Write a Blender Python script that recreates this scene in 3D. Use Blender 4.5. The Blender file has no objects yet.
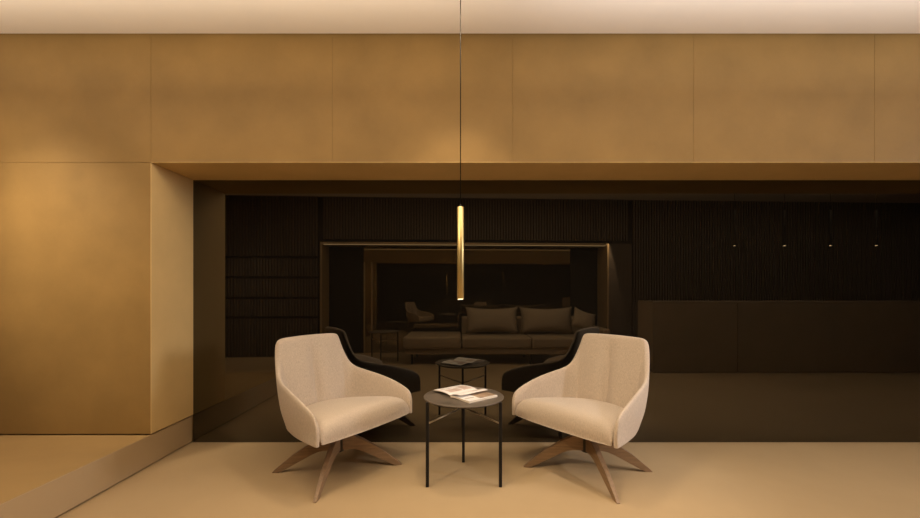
import bpy, bmesh, math, random
from mathutils import Vector, Matrix
random.seed(7)
PI = math.pi
S = bpy.context.scene
COL = S.collection

# ---------------------------------------------------------------- helpers
def link(o, parent=None):
    COL.objects.link(o)
    if parent is not None:
        o.parent = parent
    return o

def mesh_obj(name, verts, faces, mats, parent=None, smooth=False, idx=None):
    me = bpy.data.meshes.new(name)
    me.from_pydata([tuple(v) for v in verts], [], faces)
    if not isinstance(mats, (list, tuple)):
        mats = [mats]
    for m in mats:
        me.materials.append(m)
    if idx:
        for p, k in zip(me.polygons, idx):
            p.material_index = k
    bm = bmesh.new(); bm.from_mesh(me)
    bmesh.ops.recalc_face_normals(bm, faces=bm.faces)
    bm.to_mesh(me); bm.free()
    if smooth:
        for p in me.polygons:
            p.use_smooth = True
    o = bpy.data.objects.new(name, me)
    return link(o, parent)

class MB:
    """collects boxes, bars, tubes and lathes into one mesh"""
    def __init__(self):
        self.bm = bmesh.new()
    def box(self, x0, x1, y0, y1, z0, z1, mi=0):
        vs = [self.bm.verts.new((x, y, z)) for z in (z0, z1) for x, y in ((x0, y0), (x1, y0), (x1, y1), (x0, y1))]
        for f in ((3, 2, 1, 0), (4, 5, 6, 7), (0, 1, 5, 4), (1, 2, 6, 5), (2, 3, 7, 6), (3, 0, 4, 7)):
            self.bm.faces.new([vs[i] for i in f]).material_index = mi
        return self
    def tube(self, a, b, r, n=16, mi=0, r2=None, caps=True, tw=0.0):
        a, b = Vector(a), Vector(b)
        r2 = r if r2 is None else r2
        d = (b - a).normalized()
        u = d.orthogonal().normalized(); v = d.cross(u)
        A, B = [], []
        for i in range(n):
            t = 2 * PI * i / n + tw
            w = u * math.cos(t) + v * math.sin(t)
            A.append(self.bm.verts.new(a + w * r)); B.append(self.bm.verts.new(b + w * r2))
        for i in range(n):
            f = self.bm.faces.new((A[i], A[(i + 1) % n], B[(i + 1) % n], B[i])); f.material_index = mi; f.smooth = n > 6
        if caps:
            self.bm.faces.new(A[::-1]).material_index = mi
            self.bm.faces.new(B).material_index = mi
        return self
    def lathe(self, prof, n=48, c=(0, 0, 0), mi=0):
        rings = []
        for r, z in prof:
            rings.append([self.bm.verts.new((c[0] + r * math.cos(2 * PI * i / n), c[1] + r * math.sin(2 * PI * i / n), c[2] + z)) for i in range(n)])
        for A, B in zip(rings, rings[1:]):
            for i in range(n):
                f = self.bm.faces.new((A[i], A[(i + 1) % n], B[(i + 1) % n], B[i])); f.material_index = mi; f.smooth = True
        self.bm.faces.new(rings[0][::-1]).material_index = mi
        self.bm.faces.new(rings[-1]).material_index = mi
        return self
    def build(self, name, mats, parent=None, bevel=0.0, seg=2, loc=None):
        bmesh.ops.recalc_face_normals(self.bm, faces=self.bm.faces)
        me = bpy.data.meshes.new(name)
        self.bm.to_mesh(me); self.bm.free()
        for m in (mats if isinstance(mats, (list, tuple)) else [mats]):
            me.materials.append(m)
        o = bpy.data.objects.new(name, me)
        link(o, parent)
        if loc: o.location = loc
        if bevel:
            md = o.modifiers.new('Bevel', 'BEVEL'); md.width = bevel; md.segments = seg; md.limit_method = 'ANGLE'
            md.angle_limit = math.radians(40)
        return o

def tag(o, label=None, cat=None, group=None, kind=None):
    if label: o['label'] = label
    if cat: o['category'] = cat
    if group: o['group'] = group
    if kind: o['kind'] = kind
    return o

def empty(name, loc, rz=0.0):
    o = bpy.data.objects.new(name, None)
    o.empty_display_size = .1
    o.location = loc; o.rotation_euler = (0, 0, rz)
    return link(o)

def copy_tree(o, parent=None):
    c = o.copy(); COL.objects.link(c)
    if parent is not None:
        c.parent = parent
    for ch in list(o.children):
        copy_tree(ch, c)
    return c

def subsurf(o, lv=2):
    m = o.modifiers.new('Subdivision', 'SUBSURF'); m.levels = lv; m.render_levels = lv
    return o

# ---------------------------------------------------------------- materials
def mat(name, col, rough=.6, metal=0.0, noise=0.0, scale=5.0, stretch=(1, 1, 1), bump=0.0, bscale=200.0,
        spec=.5, bstretch=(1, 1, 1), detail=6.0, emit=None, estr=0.0, sheen=0.0, col2=None, coat=0.0):
    m = bpy.data.materials.new(name); m.use_nodes = True
    nt = m.node_tree; N = nt.nodes; L = nt.links
    b = N['Principled BSDF']
    b.inputs['Roughness'].default_value = rough
    b.inputs['Metallic'].default_value = metal
    b.inputs['Specular IOR Level'].default_value = spec
    if sheen: b.inputs['Sheen Weight'].default_value = sheen
    if coat: b.inputs['Coat Weight'].default_value = coat
    tc = N.new('ShaderNodeTexCoord')
    mp = N.new('ShaderNodeMapping'); mp.inputs['Scale'].default_value = stretch
    L.new(tc.outputs['Object'], mp.inputs['Vector'])
    nz = N.new('ShaderNodeTexNoise'); nz.inputs['Scale'].default_value = scale; nz.inputs['Detail'].default_value = detail
    nz.inputs['Roughness'].default_value = .6
    L.new(mp.outputs['Vector'], nz.inputs['Vector'])
    cr = N.new('ShaderNodeValToRGB')
    cr.color_ramp.elements[0].position = .3; cr.color_ramp.elements[1].position = .7
    if col2 is None:
        lo = tuple(c * (1 - noise) for c in col); hi = tuple(min(1, c * (1 + noise)) for c in col)
    else:
        lo, hi = col, col2
    cr.color_ramp.elements[0].color = (*lo, 1); cr.color_ramp.elements[1].color = (*hi, 1)
    L.new(nz.outputs['Fac'], cr.inputs['Fac']); L.new(cr.outputs['Color'], b.inputs['Base Color'])
    if bump:
        mp2 = N.new('ShaderNodeMapping'); mp2.inputs['Scale'].default_value = bstretch
        L.new(tc.outputs['Object'], mp2.inputs['Vector'])
        n2 = N.new('ShaderNodeTexNoise'); n2.inputs['Scale'].default_value = bscale; n2.inputs['Detail'].default_value = 3
        L.new(mp2.outputs['Vector'], n2.inputs['Vector'])
        bp = N.new('ShaderNodeBump'); bp.inputs['Strength'].default_value = bump; bp.inputs['Distance'].default_value = .004
        L.new(n2.outputs['Fac'], bp.inputs['Height']); L.new(bp.outputs['Normal'], b.inputs['Normal'])
    if emit:
        b.inputs['Emission Color'].default_value = (*emit, 1); b.inputs['Emission Strength'].default_value = estr
    return m

M = {}
M['plaster'] = mat('bronze plaster', (.275, .170, .057), rough=.6, noise=.14, scale=2.4, bump=.05, bscale=60, spec=.3)
M['joint'] = mat('panel joint', (.28, .18, .066), rough=.9)
M['lit_plaster'] = mat('lit recess plaster', (.64, .45, .20), rough=.6, noise=.07, scale=2.4, bump=.05, bscale=60, spec=.3)  # wall plaster lightened: the light on jamb and soffit is painted in
M['floor'] = mat('beige microcement', (.455, .334, .194), rough=.5, noise=.05, scale=1.2, bump=.02, bscale=80, spec=.25)
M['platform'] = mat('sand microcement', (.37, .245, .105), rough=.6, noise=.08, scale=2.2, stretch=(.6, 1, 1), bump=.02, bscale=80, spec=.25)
M['ceiling'] = mat('pale ceiling paint', (.84, .79, .74), rough=.9, noise=.02, scale=1.5)
M['void'] = mat('dark gap', (.012, .008, .005), rough=1)
M['glass'] = mat('dark bronze glass', (.108, .099, .082), rough=.0, metal=1.0)
M['glass2'] = mat('dark mirror glass', (.42, .36, .27), rough=.0, metal=1.0)
nt = M['glass'].node_tree
ad = nt.nodes.new('ShaderNodeAddShader'); df = nt.nodes.new('ShaderNodeBsdfDiffuse'); df.inputs['Color'].default_value = (.005, .0041, .0030, 1)
nt.links.new(nt.nodes['Principled BSDF'].outputs[0], ad.inputs[0]); nt.links.new(df.outputs[0], ad.inputs[1])
nt.links.new(ad.outputs[0], nt.nodes['Material Output'].inputs['Surface'])
M['slat'] = mat('dark walnut slats', (.10, .072, .052), rough=.7, noise=.3, scale=6, stretch=(8, 8, .6))
M['slatback'] = mat('black backing', (.01, .008, .006), rough=1)
M['frame'] = mat('bronze frame', (.42, .29, .15), rough=.5, noise=.05)
M['led'] = mat('warm light strip', (.9, .8, .6), emit=(1, .72, .38), estr=1.6)
M['fabric'] = mat('heathered beige wool', (.50, .415, .335), rough=.95, noise=.19, scale=330, stretch=(1, 1, .2), bump=.35, bscale=420, spec=.1, sheen=.25)
M['wood'] = mat('walnut stained ash', (.27, .175, .10), rough=.45, noise=.2, scale=9, stretch=(.8, 9, 9), spec=.4)
M['steel'] = mat('dark swivel metal', (.10, .085, .07), rough=.4, metal=.8)
M['black'] = mat('black powder coated steel', (.010, .008, .007), rough=.55, spec=.25)
M['rod'] = mat('dark satin steel rod', (.45, .37, .27), rough=.32, metal=.8)
M['darktube'] = mat('dark bronze tube', (.02, .014, .01), rough=.5)
M['top'] = mat('smoked stone top', (.115, .092, .072), rough=.42, noise=.25, scale=9, spec=.5)
M['brass'] = mat('brushed brass', (.62, .49, .22), rough=.40, metal=1.0, noise=.05, scale=30, stretch=(1, 1, .05))
M['cord'] = mat('black cord', (.006, .005, .004), rough=.9, spec=.1)
M['lens'] = mat('warm lamp lens', (.9, .8, .6), emit=(1, .75, .42), estr=14.0)
M['paper'] = mat('white page', (.80, .77, .76), rough=.5, noise=.03, scale=20)
M['pagephoto'] = mat('tan page photograph', (.20, .13, .08), col2=(.50, .36, .26), rough=.4, scale=24)
M['pagepink'] = mat('pale page photograph', (.46, .33, .28), col2=(.66, .56, .51), rough=.4, scale=18)
M['pagegrey'] = mat('grey printed lines', (.42, .38, .36), rough=.5)
M['pageedge'] = mat('page edges', (.74, .66, .55), rough=.8, noise=.15, scale=300, stretch=(.05, .05, 1))
M['sofa'] = mat('taupe sofa fabric', (.38, .295, .20), rough=.95, noise=.1, scale=60, bump=.15, bscale=300, spec=.1)
M['pillow'] = mat('taupe pillow fabric', (.40, .32, .23), rough=.95, noise=.12, scale=50, bump=.15, bscale=300, spec=.1)
M['desk'] = mat('brown desk panel', (.30, .225, .15), rough=.6, noise=.08, scale=3)

# ---------------------------------------------------------------- camera
HC = 1.05
cam = bpy.data.cameras.new('camera'); co = bpy.data.objects.new('camera', cam); COL.objects.link(co)
co.location = (0, 0, HC); co.rotation_euler = (PI / 2, 0, 0)
cam.sensor_width = 36; cam.lens = 36 * 410 / 920
cam.shift_y = 33 / 920; cam.clip_start = .02
S.camera = co

# ---------------------------------------------------------------- the setting
WY, GY = 2.47, 2.86          # wall front plane, dark glass plane
JX = -1.861                   # left jamb of the recess
SZ, PZ, CZ = 1.83, .186, 2.60  # soffit, platform top, ceiling
XL, XR, YB = -5.0, 8.6, -2.3
OY, OK = GY - 4.29, .05      # far glass plane (behind the camera) and its slight skew

w = MB()
g = .0012
xs = [JX, -.768, .316, 1.407, 2.497, 3.585, 4.672, XR]
w.box(XL, JX - g, WY, WY + .06, SZ + g, CZ + .25)
for a, b in zip(xs, xs[1:]):
    w.box(a + g, b - g, WY, WY + .06, SZ + .004, CZ + .25)
w.box(XL, JX - .004, WY, WY + .06, PZ + .009, SZ - g)
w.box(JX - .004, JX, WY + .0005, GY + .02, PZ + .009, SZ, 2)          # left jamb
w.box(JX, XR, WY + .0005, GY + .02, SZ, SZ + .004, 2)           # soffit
w.box(6.2, 6.26, WY, GY + .02, 0, SZ)                            # far right jamb
w.box(XL, JX - .06, WY + .0016, WY + .08, PZ + .02, CZ + .25, 1)  # joint backing
w.box(JX - .06, XR, WY + .0016, WY + .08, SZ + .002, CZ + .25, 1)
tag(w.build('wall_back', [M['plaster'], M['joint'], M['lit_plaster']], bevel=.0006, seg=1), kind='structure')

gl = MB().box(JX, 6.2, GY, GY + .012, 0.002, SZ)
tag(gl.build('window_1', M['glass']), kind='structure')

tag(MB().box(XL - .1, XR + .1, YB - .1, GY + .1, -.1, 0).build('floor', M['floor']), kind='structure')
PX = -1.874
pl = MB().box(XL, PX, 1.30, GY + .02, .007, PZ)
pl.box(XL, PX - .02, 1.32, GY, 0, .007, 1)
pl.box(PX + .0005, PX + .004, 1.30, GY, .007, PZ - .001, 2)  # face strip in the paler floor colour, side light painted in
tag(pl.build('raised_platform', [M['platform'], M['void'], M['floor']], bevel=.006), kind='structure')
ce = MB().box(XL - .1, XR + .1, YB - .1, WY - .011, CZ, CZ + .08)
tag(ce.build('ceiling', M['ceiling']), kind='structure')
tag(MB().box(XL - .12, XL, YB - .1, GY + .1, 0, CZ + .25).build('wall_left', M['plaster']), kind='structure')
tag(MB().box(XR, XR + .12, YB - .1, GY + .1, 0, CZ + .25).build('wall_right', M['plaster']), kind='structure')
tag(MB().box(XL - .1, XR + .1, GY + .1, GY + .16, 0, CZ + .3).build('wall_shell', M['void']), kind='structure')

# wall behind the camera: slatted timber around a framed dark glass recess
fr = bpy.data.objects.new('wall_front', None)
ROT = -OK
def back_pt(o):
    o.matrix_world = Matrix.Translation((0, OY, 0)) @ Matrix.Rotation(ROT, 4, 'Z')
    return o
FD = .40
FX0, FX1 = -2.25, 2.44
sl = MB()
sp = .046
def slats(x0, x1, z0, z1, gaps=()):
    n = int((x1 - x0) / sp)
    zs = [z0] + list(gaps) + [z1]
    for i in range(n):
        x = x0 + sp * (i + .2)
        for a, b in zip(zs, zs[1:]):
            sl.box(x, x + sp * .6, FD - .03, FD, a + (.02 if a != z0 else 0), b - (.02 if b != z1 else 0))
slats(XL + .1, FX0 - .05, .0, CZ, (.64, .954, 1.285, 1.61))
slats(FX1 + .45, XR - .1, .0, CZ)
slats(FX0, FX1 + .4, SZ + .08, CZ)
sl.box(XL, FX0 - .03, FD - .06, FD - .031, 0, CZ, 1)
sl.box(FX1 + .03, XR, FD - .06, FD - .031, 0, CZ, 1)
sl.box(FX0 - .03, FX1 + .03, FD - .06, FD - .031, SZ + .05, CZ, 1)
tag(back_pt(sl.build('wall_front', [M['slat'], M['slatback']])), kind='structure')
pf = MB()
pf.box(FX0 - .03, FX0, 0, FD + .03, 0, SZ + .03)
pf.box(FX1, FX1 + .03, 0, FD + .03, 0, SZ + .03)
pf.box(FX0, FX1, 0, FD + .03, SZ, SZ + .03)
tag(back_pt(pf.build('trim_1', M['frame'])), kind='structure')
tag(back_pt(MB().box(-1.66, 1.95, -.012, 0, 0.002, SZ).build('window_2', M['glass2'])), kind='structure')
tag(back_pt(MB().box(1.95, FX1, -.012, 0.001, 0.002, SZ).build('trim_2', M['slatback'])), kind='structure')
tag(back_pt(MB().box(FX1 + .031, FX1 + .43, FD - .03, FD, 0, SZ + .03).build('trim_3', M['slat'])), kind='structure')
tag(back_pt(MB().box(FX0, -1.66, -.012, .001, .002, SZ).build('trim_4', M['slatback'])), kind='structure')
bars = MB()
for bx in (-1.66, -1.53):
    bars.box(bx, bx + .022, .001, .03, .002, 1.56)
tag(back_pt(bars.build('trim_5', M['frame'])), kind='structure')
ls = MB()
ls.box(FX0 + .01, FX1 - .01, .36, .385, SZ - .008, SZ - .001)
lo = tag(back_pt(ls.build('light_strip', M['led'])), 'thin warm light strip along the top of the far recess', 'light strip')

# ---------------------------------------------------------------- armchair
CB = None
def make_chair():
    root = empty('lounge_chair', (0, 0, 0))
    # outer surface columns from the middle of the back round to the right arm tip: (f, u, z) bottom to top
    K = [
        [(-.216, .000, .235), (-.235, .000, .38), (-.268, .000, .56), (-.304, .000, .768)],
        [(-.216, .028, .235), (-.235, .028, .38), (-.268, .030, .56), (-.304, .050, .768)],
        [(-.216, .110, .235), (-.234, .135, .38), (-.267, .145, .56), (-.303, .140, .766)],
        [(-.216, .160, .235), (-.233, .202, .38), (-.264, .210, .56), (-.300, .200, .762)],
        [(-.212, .196, .236), (-.222, .232, .38), (-.252, .237, .55), (-.290, .222, .738)],
        [(-.190, .216, .238), (-.198, .250, .38), (-.225, .256, .52), (-.258, .246, .655)],
        [(-.150, .235, .242), (-.168, .270, .375), (-.190, .276, .480), (-.212, .270, .566)],
        [(-.110, .248, .245), (-.120, .282, .370), (-.140, .292, .465), (-.152, .290, .536)],
        [(-.020, .282, .252), (-.020, .307, .360), (-.020, .318, .450), (-.020, .316, .514)],
        [(.110, .316, .264), (.110, .327, .350), (.110, .336, .422), (.110, .335, .482)],
        [(.200, .336, .273), (.200, .335, .350), (.200, .340, .408), (.196, .339, .452)],
        [(.255, .345, .277), (.258, .344, .338), (.258, .345, .390), (.246, .344, .428)],
        [(.268, .347, .276), (.270, .345, .325), (.270, .345, .370), (.262, .344, .404)],
    ]
    wide = [1, 1, 1, 1, 1, 1, 1, 1.01, 1.02, 1.03, 1.035, 1.035, 1.035]
    topw = [1.06, 1.06, 1.06, 1.06, 1.05, 1.02] + [1] * 7
    K = [[(f, u * w_ * (t_ if j == 3 else 1), z + (.013 if j == 0 else 0)) for j, (f, u, z) in enumerate(c)] for c, w_, t_ in zip(K, wide, topw)]
    cols = [[(f, -u, z) for f, u, z in c] for c in K[:0:-1]] + K
    nC = len(cols); mid = len(K) - 1
    P = [[Vector(p) for p in c] for c in cols]
    def nrm(i, j):
        a = P[max(i - 1, 0)][j]; b = P[min(i + 1, nC - 1)][j]
        c = P[i][max(j - 1, 0)]; d = P[i][min(j + 1, 3)]
        n = (b - a).cross(d - c).normalized()
        return n
    verts, faces = [], []
    ring = []
    for i in range(nC):
        arm = min(1, abs(i - mid) / 8)
        th = .058 * (1 - arm) + .032 * arm - .010 * max(0, abs(i - mid) - 9) / 3
        out = P[i]
        inn = []
        for j in range(4):
            n = nrm(i, j)
            # inward = towards the seat
            ctr = Vector((.1, 0, .5))
            if n.dot(ctr - out[j]) < 0: n = -n
            t = th * (1.0 if j < 3 else .75)
            q = out[j] + n * t
            if i == mid and j in (1, 2): q = q - n * (.050 if j == 1 else .046)
            if abs(i - mid) in (1, 2) and j in (1, 2): q = q + n * (.014 if abs(i - mid) == 1 else .008)
            inn.append(q)
        topo = out[3]; topi = inn[3]
        # rim: round over
        up = (out[3] - out[2]).normalized()
        r1 = topo.lerp(topi, .2) + up * .008; r2 = topo.lerp(topi, .8) + up * .008
        seq = [out[0], out[0].lerp(out[1], .12), out[0].lerp(out[1], .55), out[1], out[1].lerp(out[2], .5), out[2], out[2].lerp(out[3], .55), out[3] - up * .012, r1, r2,
               inn[3] - up * .012, inn[2].lerp(inn[3], .55), inn[2], inn[1].lerp(inn[2], .5), inn[1], inn[0].lerp(inn[1], .55), inn[0].lerp(inn[1], .12), inn[0]]
        ids = []
        for v in seq:
            ids.append(len(verts)); verts.append(v)
        ring.append(ids)
    m = len(ring[0])
    for i in range(nC - 1):
        for j in range(m):
            k = (j + 1) % m
            faces.append((ring[i][j], ring[i][k], ring[i + 1][k], ring[i + 1][j]))
    for e in (0, nC - 1):                          # close the arm tips
        r = ring[e]
        for j in range(m // 2 - 1):
            faces.append((r[j], r[j + 1], r[m - 2 - j], r[m - 1 - j]))
    sh = mesh_obj('backrest_shell', verts, faces, M['fabric'], root, smooth=True)
    subsurf(sh, 2)
    # seat cushion: loft along f
    st = [(-.200, .150, .258, .345), (-.185, .185, .252, .358), (-.10, .236, .256, .372), (.03, .282, .264, .388), (.15, .316, .280, .400),
          (.222, .330, .286, .403), (.264, .334, .288, .388), (.283, .334, .289, .350), (.277, .332, .289, .300)]
    verts, faces, ring = [], [], []
    n = 13
    for k, (f, hw, zb, zt) in enumerate(st):
        ids = []
        for i in range(n):
            t = -1 + 2 * i / (n - 1)
            e = 1 - abs(t) ** 6
            ids.append(len(verts)); verts.append((f - .012 * t * t * (k > 3), t * hw, zt + .014 * (1 - t * t) * (k < 7) - .022 * (1 - e)))
        for i in range(n - 1, -1, -1):
            t = -1 + 2 * i / (n - 1)
            ids.append(len(verts)); verts.append((f - .012 * t * t * (k > 3), t * hw * .985, zb + .006 * abs(t) ** 6))
        ring.append(ids)
    m = 2 * n
    for a, b in zip(ring, ring[1:]):
        for j in range(m):
            faces.append((a[j], a[(j + 1) % m], b[(j + 1) % m], b[j]))
    for r in (ring[0], ring[-1]):
        for i in range(n - 1):
            faces.append((r[i], r[i + 1], r[m - 2 - i], r[m - 1 - i]))
    se = mesh_obj('seat_cushion', verts, faces, M['fabric'], root, smooth=True)
    subsurf(se, 1)
    # swivel hub under the seat
    hb = MB().lathe([(.024, .104), (.032, .108), (.032, .205), (.055, .212), (.055, .232), (.028, .236), (.028, .268)], n=32)
    hb.box(-.11, .11, -.11, .11, .248, .262)
    hb.build('swivel_hub', M['steel'], root)
    # four blade legs
    prof = [(.012, .215), (.055, .212), (.140, .172), (.260, .098), (.360, .016), (.372, .004), (.372, 0), (.335, 0), (.300, .017), (.215, .062), (.150, .096),
            (.115, .110), (.085, .116), (.012, .116)]
    def lw(r): return .019 - .010 * min(1, r / .38)
    for q in range(4):
        b = MB()
        L = [b.bm.verts.new((r, -lw(r), z)) for r, z in prof]
        R = [b.bm.verts.new((r, lw(r), z)) for r, z in prof]
        b.bm.faces.new(L); b.bm.faces.new(R[::-1])
        for i in range(len(prof)):
            j = (i + 1) % len(prof)
            b.bm.faces.new((L[i], L[j], R[j], R[i]))
        lg = b.build('leg', M['wood'], root, bevel=.004, seg=2)
        lg.scale.x = 1.08 if q == 3 else 1.0
        lg.rotation_euler = (0, 0, math.radians((43, 124, 223, 304)[q]))
    return root

FA = math.atan2(-.563, .827)
chair_l = make_chair()
chair_l.location = (-.722, 2.44, 0); chair_l.rotation_euler = (0, 0, FA)
tag(chair_l, 'beige wool lounge chair left of the round table, turned to the right', 'armchair', 'pair of beige lounge chairs')
chair_r = copy_tree(chair_l)
chair_r.location = (.752, 2.43, 0); chair_r.rotation_euler = (0, 0, PI - FA + math.radians(4))
tag(chair_r, 'beige wool lounge chair right of the round table, turned to the left', 'armchair', 'pair of beige lounge chairs')
q = 0
for c in chair_r.children:
    if c.name.startswith('leg'):
        c.rotation_euler = (0, 0, math.radians((-43.4, 56.5, 136.6, 236.5)[q])); c.scale.x = 1.08 if q == 1 else 1.0; q += 1

# ---------------------------------------------------------------- side table
TZ = .466
def make_table():
    root = empty('side_table', (0, 0, 0))
    R = .225
    MB().lathe([(R - .010, TZ - .010), (R - .001, TZ - .006), (R, TZ - .003), (R - .002, TZ)], n=96).build('table_top', [M['top']], root)
    MB().lathe([(R - .02, TZ - .016), (R - .012, TZ - .0101)], n=64).build('top_frame', M['black'], root)
    feet = []
    for a in (207, 333, 90):
        x, y = (R - .004) * math.cos(math.radians(a)), (R - .004) * math.sin(math.radians(a))
        feet.append((x, y))
        b = MB().box(x - .0085, x + .0085, y - .0085, y + .0085, 0, TZ - .010)
        b.build('leg', M['black'], root, bevel=.002, seg=1)
    for k in (0, 1):
        a, c = feet[k], feet[2]
        MB().tube((a[0], a[1], .34), (c[0], c[1], .34), .0046, n=10).build('cross_rod', M['rod'], root)
    return root
TC = (.021, 2.31)
table = make_table(); table.location = (TC[0], TC[1], 0)
tag(table, 'small round dark side table with thin black legs between the two lounge chairs', 'side table')
table2 = copy_tree(table)
table2.location = (-1.14, -.40, 0)
tag(table2, 'small round dark side table beside the chaise end of the sofa', 'side table')

# ---------------------------------------------------------------- open magazine on the table
def make_magazine():
    root = empty('magazine', (-.053, 2.27, TZ), math.atan2(.14, .169))
    # local x runs along the spine, local -y is the right-hand page, +y the left-hand page
    Ln, Wd = .206, .160
    def sheet(name, prof, thick, edge, zones):
        nx = 16
        verts, faces, idx = [], [], []
        n = len(prof)
        for i in range(nx + 1):
            x = Ln * i / nx
            for (y, z) in prof: verts.append((x, y, z + .0004 * math.sin(i * .8)))
        for i in range(nx + 1):
            x = Ln * i / nx
            for (y, z) in prof: verts.append((x, y, max(.0006, z - thick)))
        o = (nx + 1) * n
        for i in range(nx):
            for j in range(n - 1):
                faces.append((i * n + j, i * n + j + 1, (i + 1) * n + j + 1, (i + 1) * n + j))
                cx = (i + .5) / nx; cy = (j + .5) / (n - 1); k = 0
                for x0, x1, y0, y1, mi in zones:
                    if x0 <= cx <= x1 and y0 <= cy <= y1: k = mi
                idx.append(k)
                faces.append((o + i * n + j, o + (i + 1) * n + j, o + (i + 1) * n + j + 1, o + i * n + j + 1)); idx.append(0)
        for i in range(nx):
            for j in (0, n - 1):
                faces.append((i * n + j, (i + 1) * n + j, o + (i + 1) * n + j, o + i * n + j)); idx.append(4)
        for j in range(n - 1):
            for i in (0, nx):
                faces.append((i * n + j, i * n + j + 1, o + i * n + j + 1, o + i * n + j)); idx.append(4)
        return mesh_obj(name, verts, faces, [M['paper'], M['pagephoto'], M['pagegrey'], M['pagepink'], M['pageedge']], root, smooth=False, idx=idx)
    def pr(sgn, f, n=14): return [(sgn * Wd * j / n, f(j / n)) for j in range(n + 1)]
    right = lambda t: .011 + .005 * math.sin(PI * min(1, t * 1.4)) * (1 - t)
    left = lambda t: .010 + .012 * math.sin(PI * min(1, t * .84 + .06)) * (1 - .45 * t)
    sheet('right_page_block', pr(-1, right), .0105, None, [(.42, .97, .10, .93, 1), (.06, .36, .62, .70, 2), (.06, .36, .76, .82, 2)])
    sheet('left_page_block', pr(1, left), .0030, None, [(.10, .55, .18, .60, 3), (.62, .92, .25, .8, 3), (.10, .5, .70, .76, 2)])
    # a loose page lifting off the right block
    loose = lambda t: .0135 + .014 * math.sin(PI * .62 * t)
    sheet('loose_page', [(-Wd * .52 * j / 14, loose(j / 14)) for j in range(15)], .0008, None, [(.55, .9, .15, .7, 3), (.12, .4, .3, .36, 2)])
    return root
mg = make_magazine()
tag(mg, 'open magazine with curling white pages lying on the round side table', 'magazine')

# ---------------------------------------------------------------- pendants
def make_pendant(zb, length, shade):
    root = empty('pendant_lamp', (0, 0, 0))
    R = .0175
    b = MB().tube((0, 0, zb), (0, 0, zb + length), R, n=40)
    b.build('tube_shade', shade, root, bevel=.001, seg=1)
    MB().tube((0, 0, zb + length), (0, 0, zb + length + .012), .007, n=20, r2=.004).build('cord_grip', M['black'], root)
    MB().tube((0, 0, zb + length + .012), (0, 0, CZ), .0024, n=10).build('cord', M['cord'], root)
    MB().tube((0, 0, zb - .001), (0, 0, zb), R * .8, n=30).build('lamp_lens', M['lens'], root)
    MB().tube((0, 0, CZ - .02), (0, 0, CZ), .035, n=40).build('ceiling_canopy', M['black'], root)
    return root
PD = 2.10
pen = make_pendant(1.05 - 7 * PD / 410, 92 * PD / 410, M['brass'])
pen.location = (.0026, PD, 0)
tag(pen, 'slim brass tube pendant lamp hanging on a black cord above the side table', 'pendant lamp')
VY = 2 * GY
pd2 = make_pendant(1.70, .5, M['darktube'])
dk = [735, 785, 831, 877]
words = ['first', 'second', 'third', 'fourth']
for i, px in enumerate(dk):
    o = pd2 if i == 0 else copy_tree(pd2)
    o.location = ((px - 460.5) / 410 * 5.75, VY - 5.75, 0)
    tag(o, 'slim dark tube pendant over the reception desk, %s from the sofa side' % words[i], 'pendant lamp', 'tube pendants over the reception desk')

# ---------------------------------------------------------------- reception desk (seen in the glass)
dx0, dy1 = 2.50, VY - 5.32
de = empty('reception_desk', (4.4, dy1 - .35, 0))
ox, oy = 4.4, dy1 - .35
seam = (738 - 460.5) / 410 * 5.32
for a, b in ((dx0, seam - .003), (seam + .003, 6.3)):
    MB().box(a - ox, b - ox, .31, .35, .01, .90).build('front_panel', M['desk'], de, bevel=.002)
MB().box(dx0 - ox, dx0 + .04 - ox, -.10, .309, .01, .90).build('side_panel', M['desk'], de, bevel=.002)
MB().box(6.26 - ox, 6.3 - ox, -.10, .309, .01, .90).build('side_panel', M['desk'], de, bevel=.002)
MB().box(dx0 - ox, 6.3 - ox, -.10, .35, .901, .93).build('counter_top', M['desk'], de, bevel=.002)
MB().box(dx0 + .04 - ox, 6.26 - ox, -.08, .30, 0, .01).build('plinth', M['slatback'], de)
tag(de, 'long brown reception desk with plain panel front, mirrored at the right of the dark glass', 'reception desk')

# ---------------------------------------------------------------- sofa (behind the camera, seen in the glass)
sx0, sx1 = -.82, 2.16
sf, sb = VY - 5.87, VY - 6.74      # front and rear y
so = empty('sofa', (0, 0, 0))
def soft_box(name, x0, x1, y0, y1, z0, z1, m, parent, r=.035, crown=.012):
    nx, ny = 8, 6
    b = MB().box(x0, x1, y0, y1, z0, z1)
    o = b.build(name, m, parent, bevel=r, seg=4)
    for p in o.data.polygons: p.use_smooth = True
    return o
x_ch = .02
soft_box('sofa_base', sx0 + .02, sx1 - .02, sb + .04, sf - .03, .15, .24, M['sofa'], so, r=.015)
soft_box('chaise_cushion', sx0, x_ch - .004, sb + .02, sf + .02, .235, .405, M['sofa'], so)
xm = (x_ch + sx1 - .12) / 2
soft_box('seat_cushion', x_ch + .004, xm - .003, sb + .2, sf, .235, .395, M['sofa'], so)
soft_box('seat_cushion', xm + .003, sx1 - .12, sb + .2, sf, .235, .395, M['sofa'], so)
soft_box('backrest', x_ch + .004, xm - .003, sb, sb + .2, .235, .66, M['sofa'], so)
soft_box('backrest', xm + .003, sx1, sb, sb + .2, .235, .66, M['sofa'], so)
soft_box('armrest', sx1 - .117, sx1, sb + .204, sf, .235, .52, M['sofa'], so)
for x in (sx0 + .12, xm, sx1 - .12):
    for y in (sf - .1, sb + .12):
        MB().tube((x, y, 0), (x, y, .15), .016, n=14).build('leg', M['black'], so)
tag(so, 'long taupe fabric sofa with a backless chaise end, mirrored in the dark glass', 'sofa')

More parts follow.
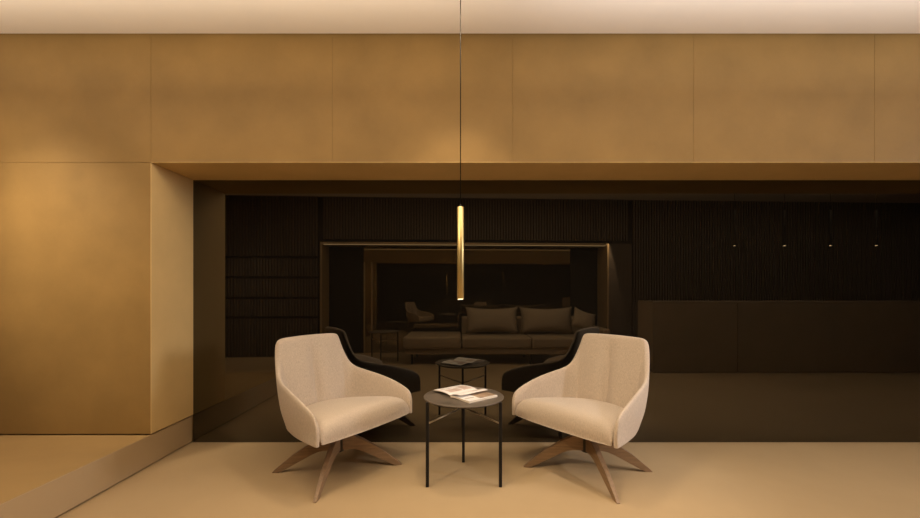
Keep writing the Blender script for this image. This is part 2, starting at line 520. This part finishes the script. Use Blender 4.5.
def make_pillow(w_, h_, t_):
    n = 14
    verts, faces = [], []
    for s in (1, -1):
        for i in range(n + 1):
            for j in range(n + 1):
                a, b = -1 + 2 * i / n, -1 + 2 * j / n
                th = t_ * (max(0, 1 - a * a) ** .45) * (max(0, 1 - b * b) ** .45)
                px = a * w_ / 2 * (1 - .08 * (1 - b * b) ** .8 * abs(a)); pz = b * h_ / 2 * (1 - .18 * (1 - a * a) ** .8 * abs(b))
                verts.append((px, s * th / 2, pz + h_ / 2))
    N1 = (n + 1) ** 2
    for s in (0, 1):
        for i in range(n):
            for j in range(n):
                f = [i * (n + 1) + j, (i + 1) * (n + 1) + j, (i + 1) * (n + 1) + j + 1, i * (n + 1) + j + 1]
                faces.append([s * N1 + k for k in (f if s == 0 else f[::-1])])
    o = mesh_obj('throw_pillow', verts, faces, M['pillow'], None, smooth=True)
    bm = bmesh.new(); bm.from_mesh(o.data)
    bmesh.ops.remove_doubles(bm, verts=bm.verts, dist=1e-4); bm.to_mesh(o.data); bm.free()
    return o
p1 = make_pillow(.83, .43, .24)
p1.location = ((492.5 - 460.5) / 410 * 6.35, sb + .42, .405); p1.rotation_euler = (math.radians(14), 0, 0)
tag(p1, 'wide taupe pillow on the sofa next to the chaise, mirrored in the glass', 'pillow', 'wide sofa pillows')
p2 = p1.copy(); COL.objects.link(p2)
p2.location = ((547 - 460.5) / 410 * 6.35, sb + .42, .405)
tag(p2, 'wide taupe pillow at the middle of the sofa, beside the small tilted pillow', 'pillow', 'wide sofa pillows')
p3 = make_pillow(.36, .33, .14)
p3.location = (1.80, sb + .66, .48); p3.rotation_euler = (math.radians(18), math.radians(20), math.radians(-8))
tag(p3, 'small taupe pillow tilted against the sofa arm, mirrored in the glass', 'pillow')

# ---------------------------------------------------------------- light
def area(name, loc, rot, sx, sy, e, col):
    l = bpy.data.lights.new(name, 'AREA'); l.shape = 'RECTANGLE'; l.size = sx; l.size_y = sy; l.energy = e; l.color = col
    o = bpy.data.objects.new(name, l); o.location = loc; o.rotation_euler = rot; COL.objects.link(o); return o
def spot(name, loc, target, e, col, size, blend=.6, rad=.05):
    l = bpy.data.lights.new(name, 'SPOT'); l.energy = e; l.color = col; l.spot_size = math.radians(size); l.spot_blend = blend; l.shadow_soft_size = rad
    o = bpy.data.objects.new(name, l); o.location = loc
    o.rotation_euler = (Vector(target) - Vector(loc)).to_track_quat('-Z', 'Y').to_euler(); COL.objects.link(o); return o
WARM = (1, .81, .58)
NEU = (1, .91, .82)
area('ceiling light', (0, 1.3, CZ - .02), (0, 0, 0), 6.2, .8, 42, WARM)
area('added ceiling fill', (-2.0, 1.62, 2.24), (PI, 0, 0), 4.4, .7, 33, (1, .83, .62))  # unseen lamp added in mid-air to brighten the ceiling, no fitting
area('added ceiling fill', (3.2, 1.62, 2.24), (PI, 0, 0), 5.6, .7, 46, NEU)  # second added ceiling lamp, likewise unseen and without a fitting
spot('daylight from the right', (7.3, .9, 2.2), (-.2, 2.4, .7), 760, (1, .935, .93), 28, .5, .8)
spot('added chair fill', (4.0, .25, 2.52), (.95, 2.4, .45), 210, (1, .93, .92), 24, .8, .06)  # unseen spot added to brighten the right chair
spot('warm key light', (-1.7, .35, CZ - .03), (.55, 2.4, .45), 140, (1, .76, .48), 46, .8, .08)
area('added left fill', (XL + .05, 1.85, 1.5), (0, -PI / 2, 0), 1.2, .9, 3, WARM)  # no window here: unseen fill added to lift the chair backs
spot('downlight over table', (0, 2.02, CZ - .02), (.0, 2.2, 0), 50, (1, .79, .53), 80, .8, .06)
spot('wall washer', (-2.75, 1.2, CZ - .03), (-2.7, WY, 1.70), 40, (1, .79, .52), 48, 1, .1)
spot('wall washer', (-2.9, 1.2, CZ - .03), (-2.4, WY, 1.3), 190, (1, .80, .54), 44, 1, .1)
area('sofa ceiling light', (.4, .2, CZ - .02), (0, 0, 0), 3.0, .3, 22, (1, .78, .5))
area('added rear fill', (2.0, .15, 2.45), (-PI / 2, 0, 0), 9.0, .15, 20, WARM)  # unseen fill added to lift the slatted wall and sofa
spot('slat washer', (-3.2, .3, CZ - .03), (-3.3, OY + .5, .5), 95, WARM, 60, 1, .1)
spot('recess side light', (FX1 + .04, OY + FD - .05, SZ + .3), (FX1 + .12, OY + FD - .15, 0), 260, WARM, 22, .5, .02)

S.world = bpy.data.worlds.new('World'); S.world.use_nodes = True
S.world.node_tree.nodes['Background'].inputs['Color'].default_value = (.02, .015, .01, 1)
S.view_settings.view_transform = 'Standard'
S.view_settings.look = 'None'
S.cycles.use_denoising = True
S.cycles.max_bounces = 10
S.cycles.diffuse_bounces = 6
S.cycles.caustics_reflective = False
S.cycles.caustics_refractive = False
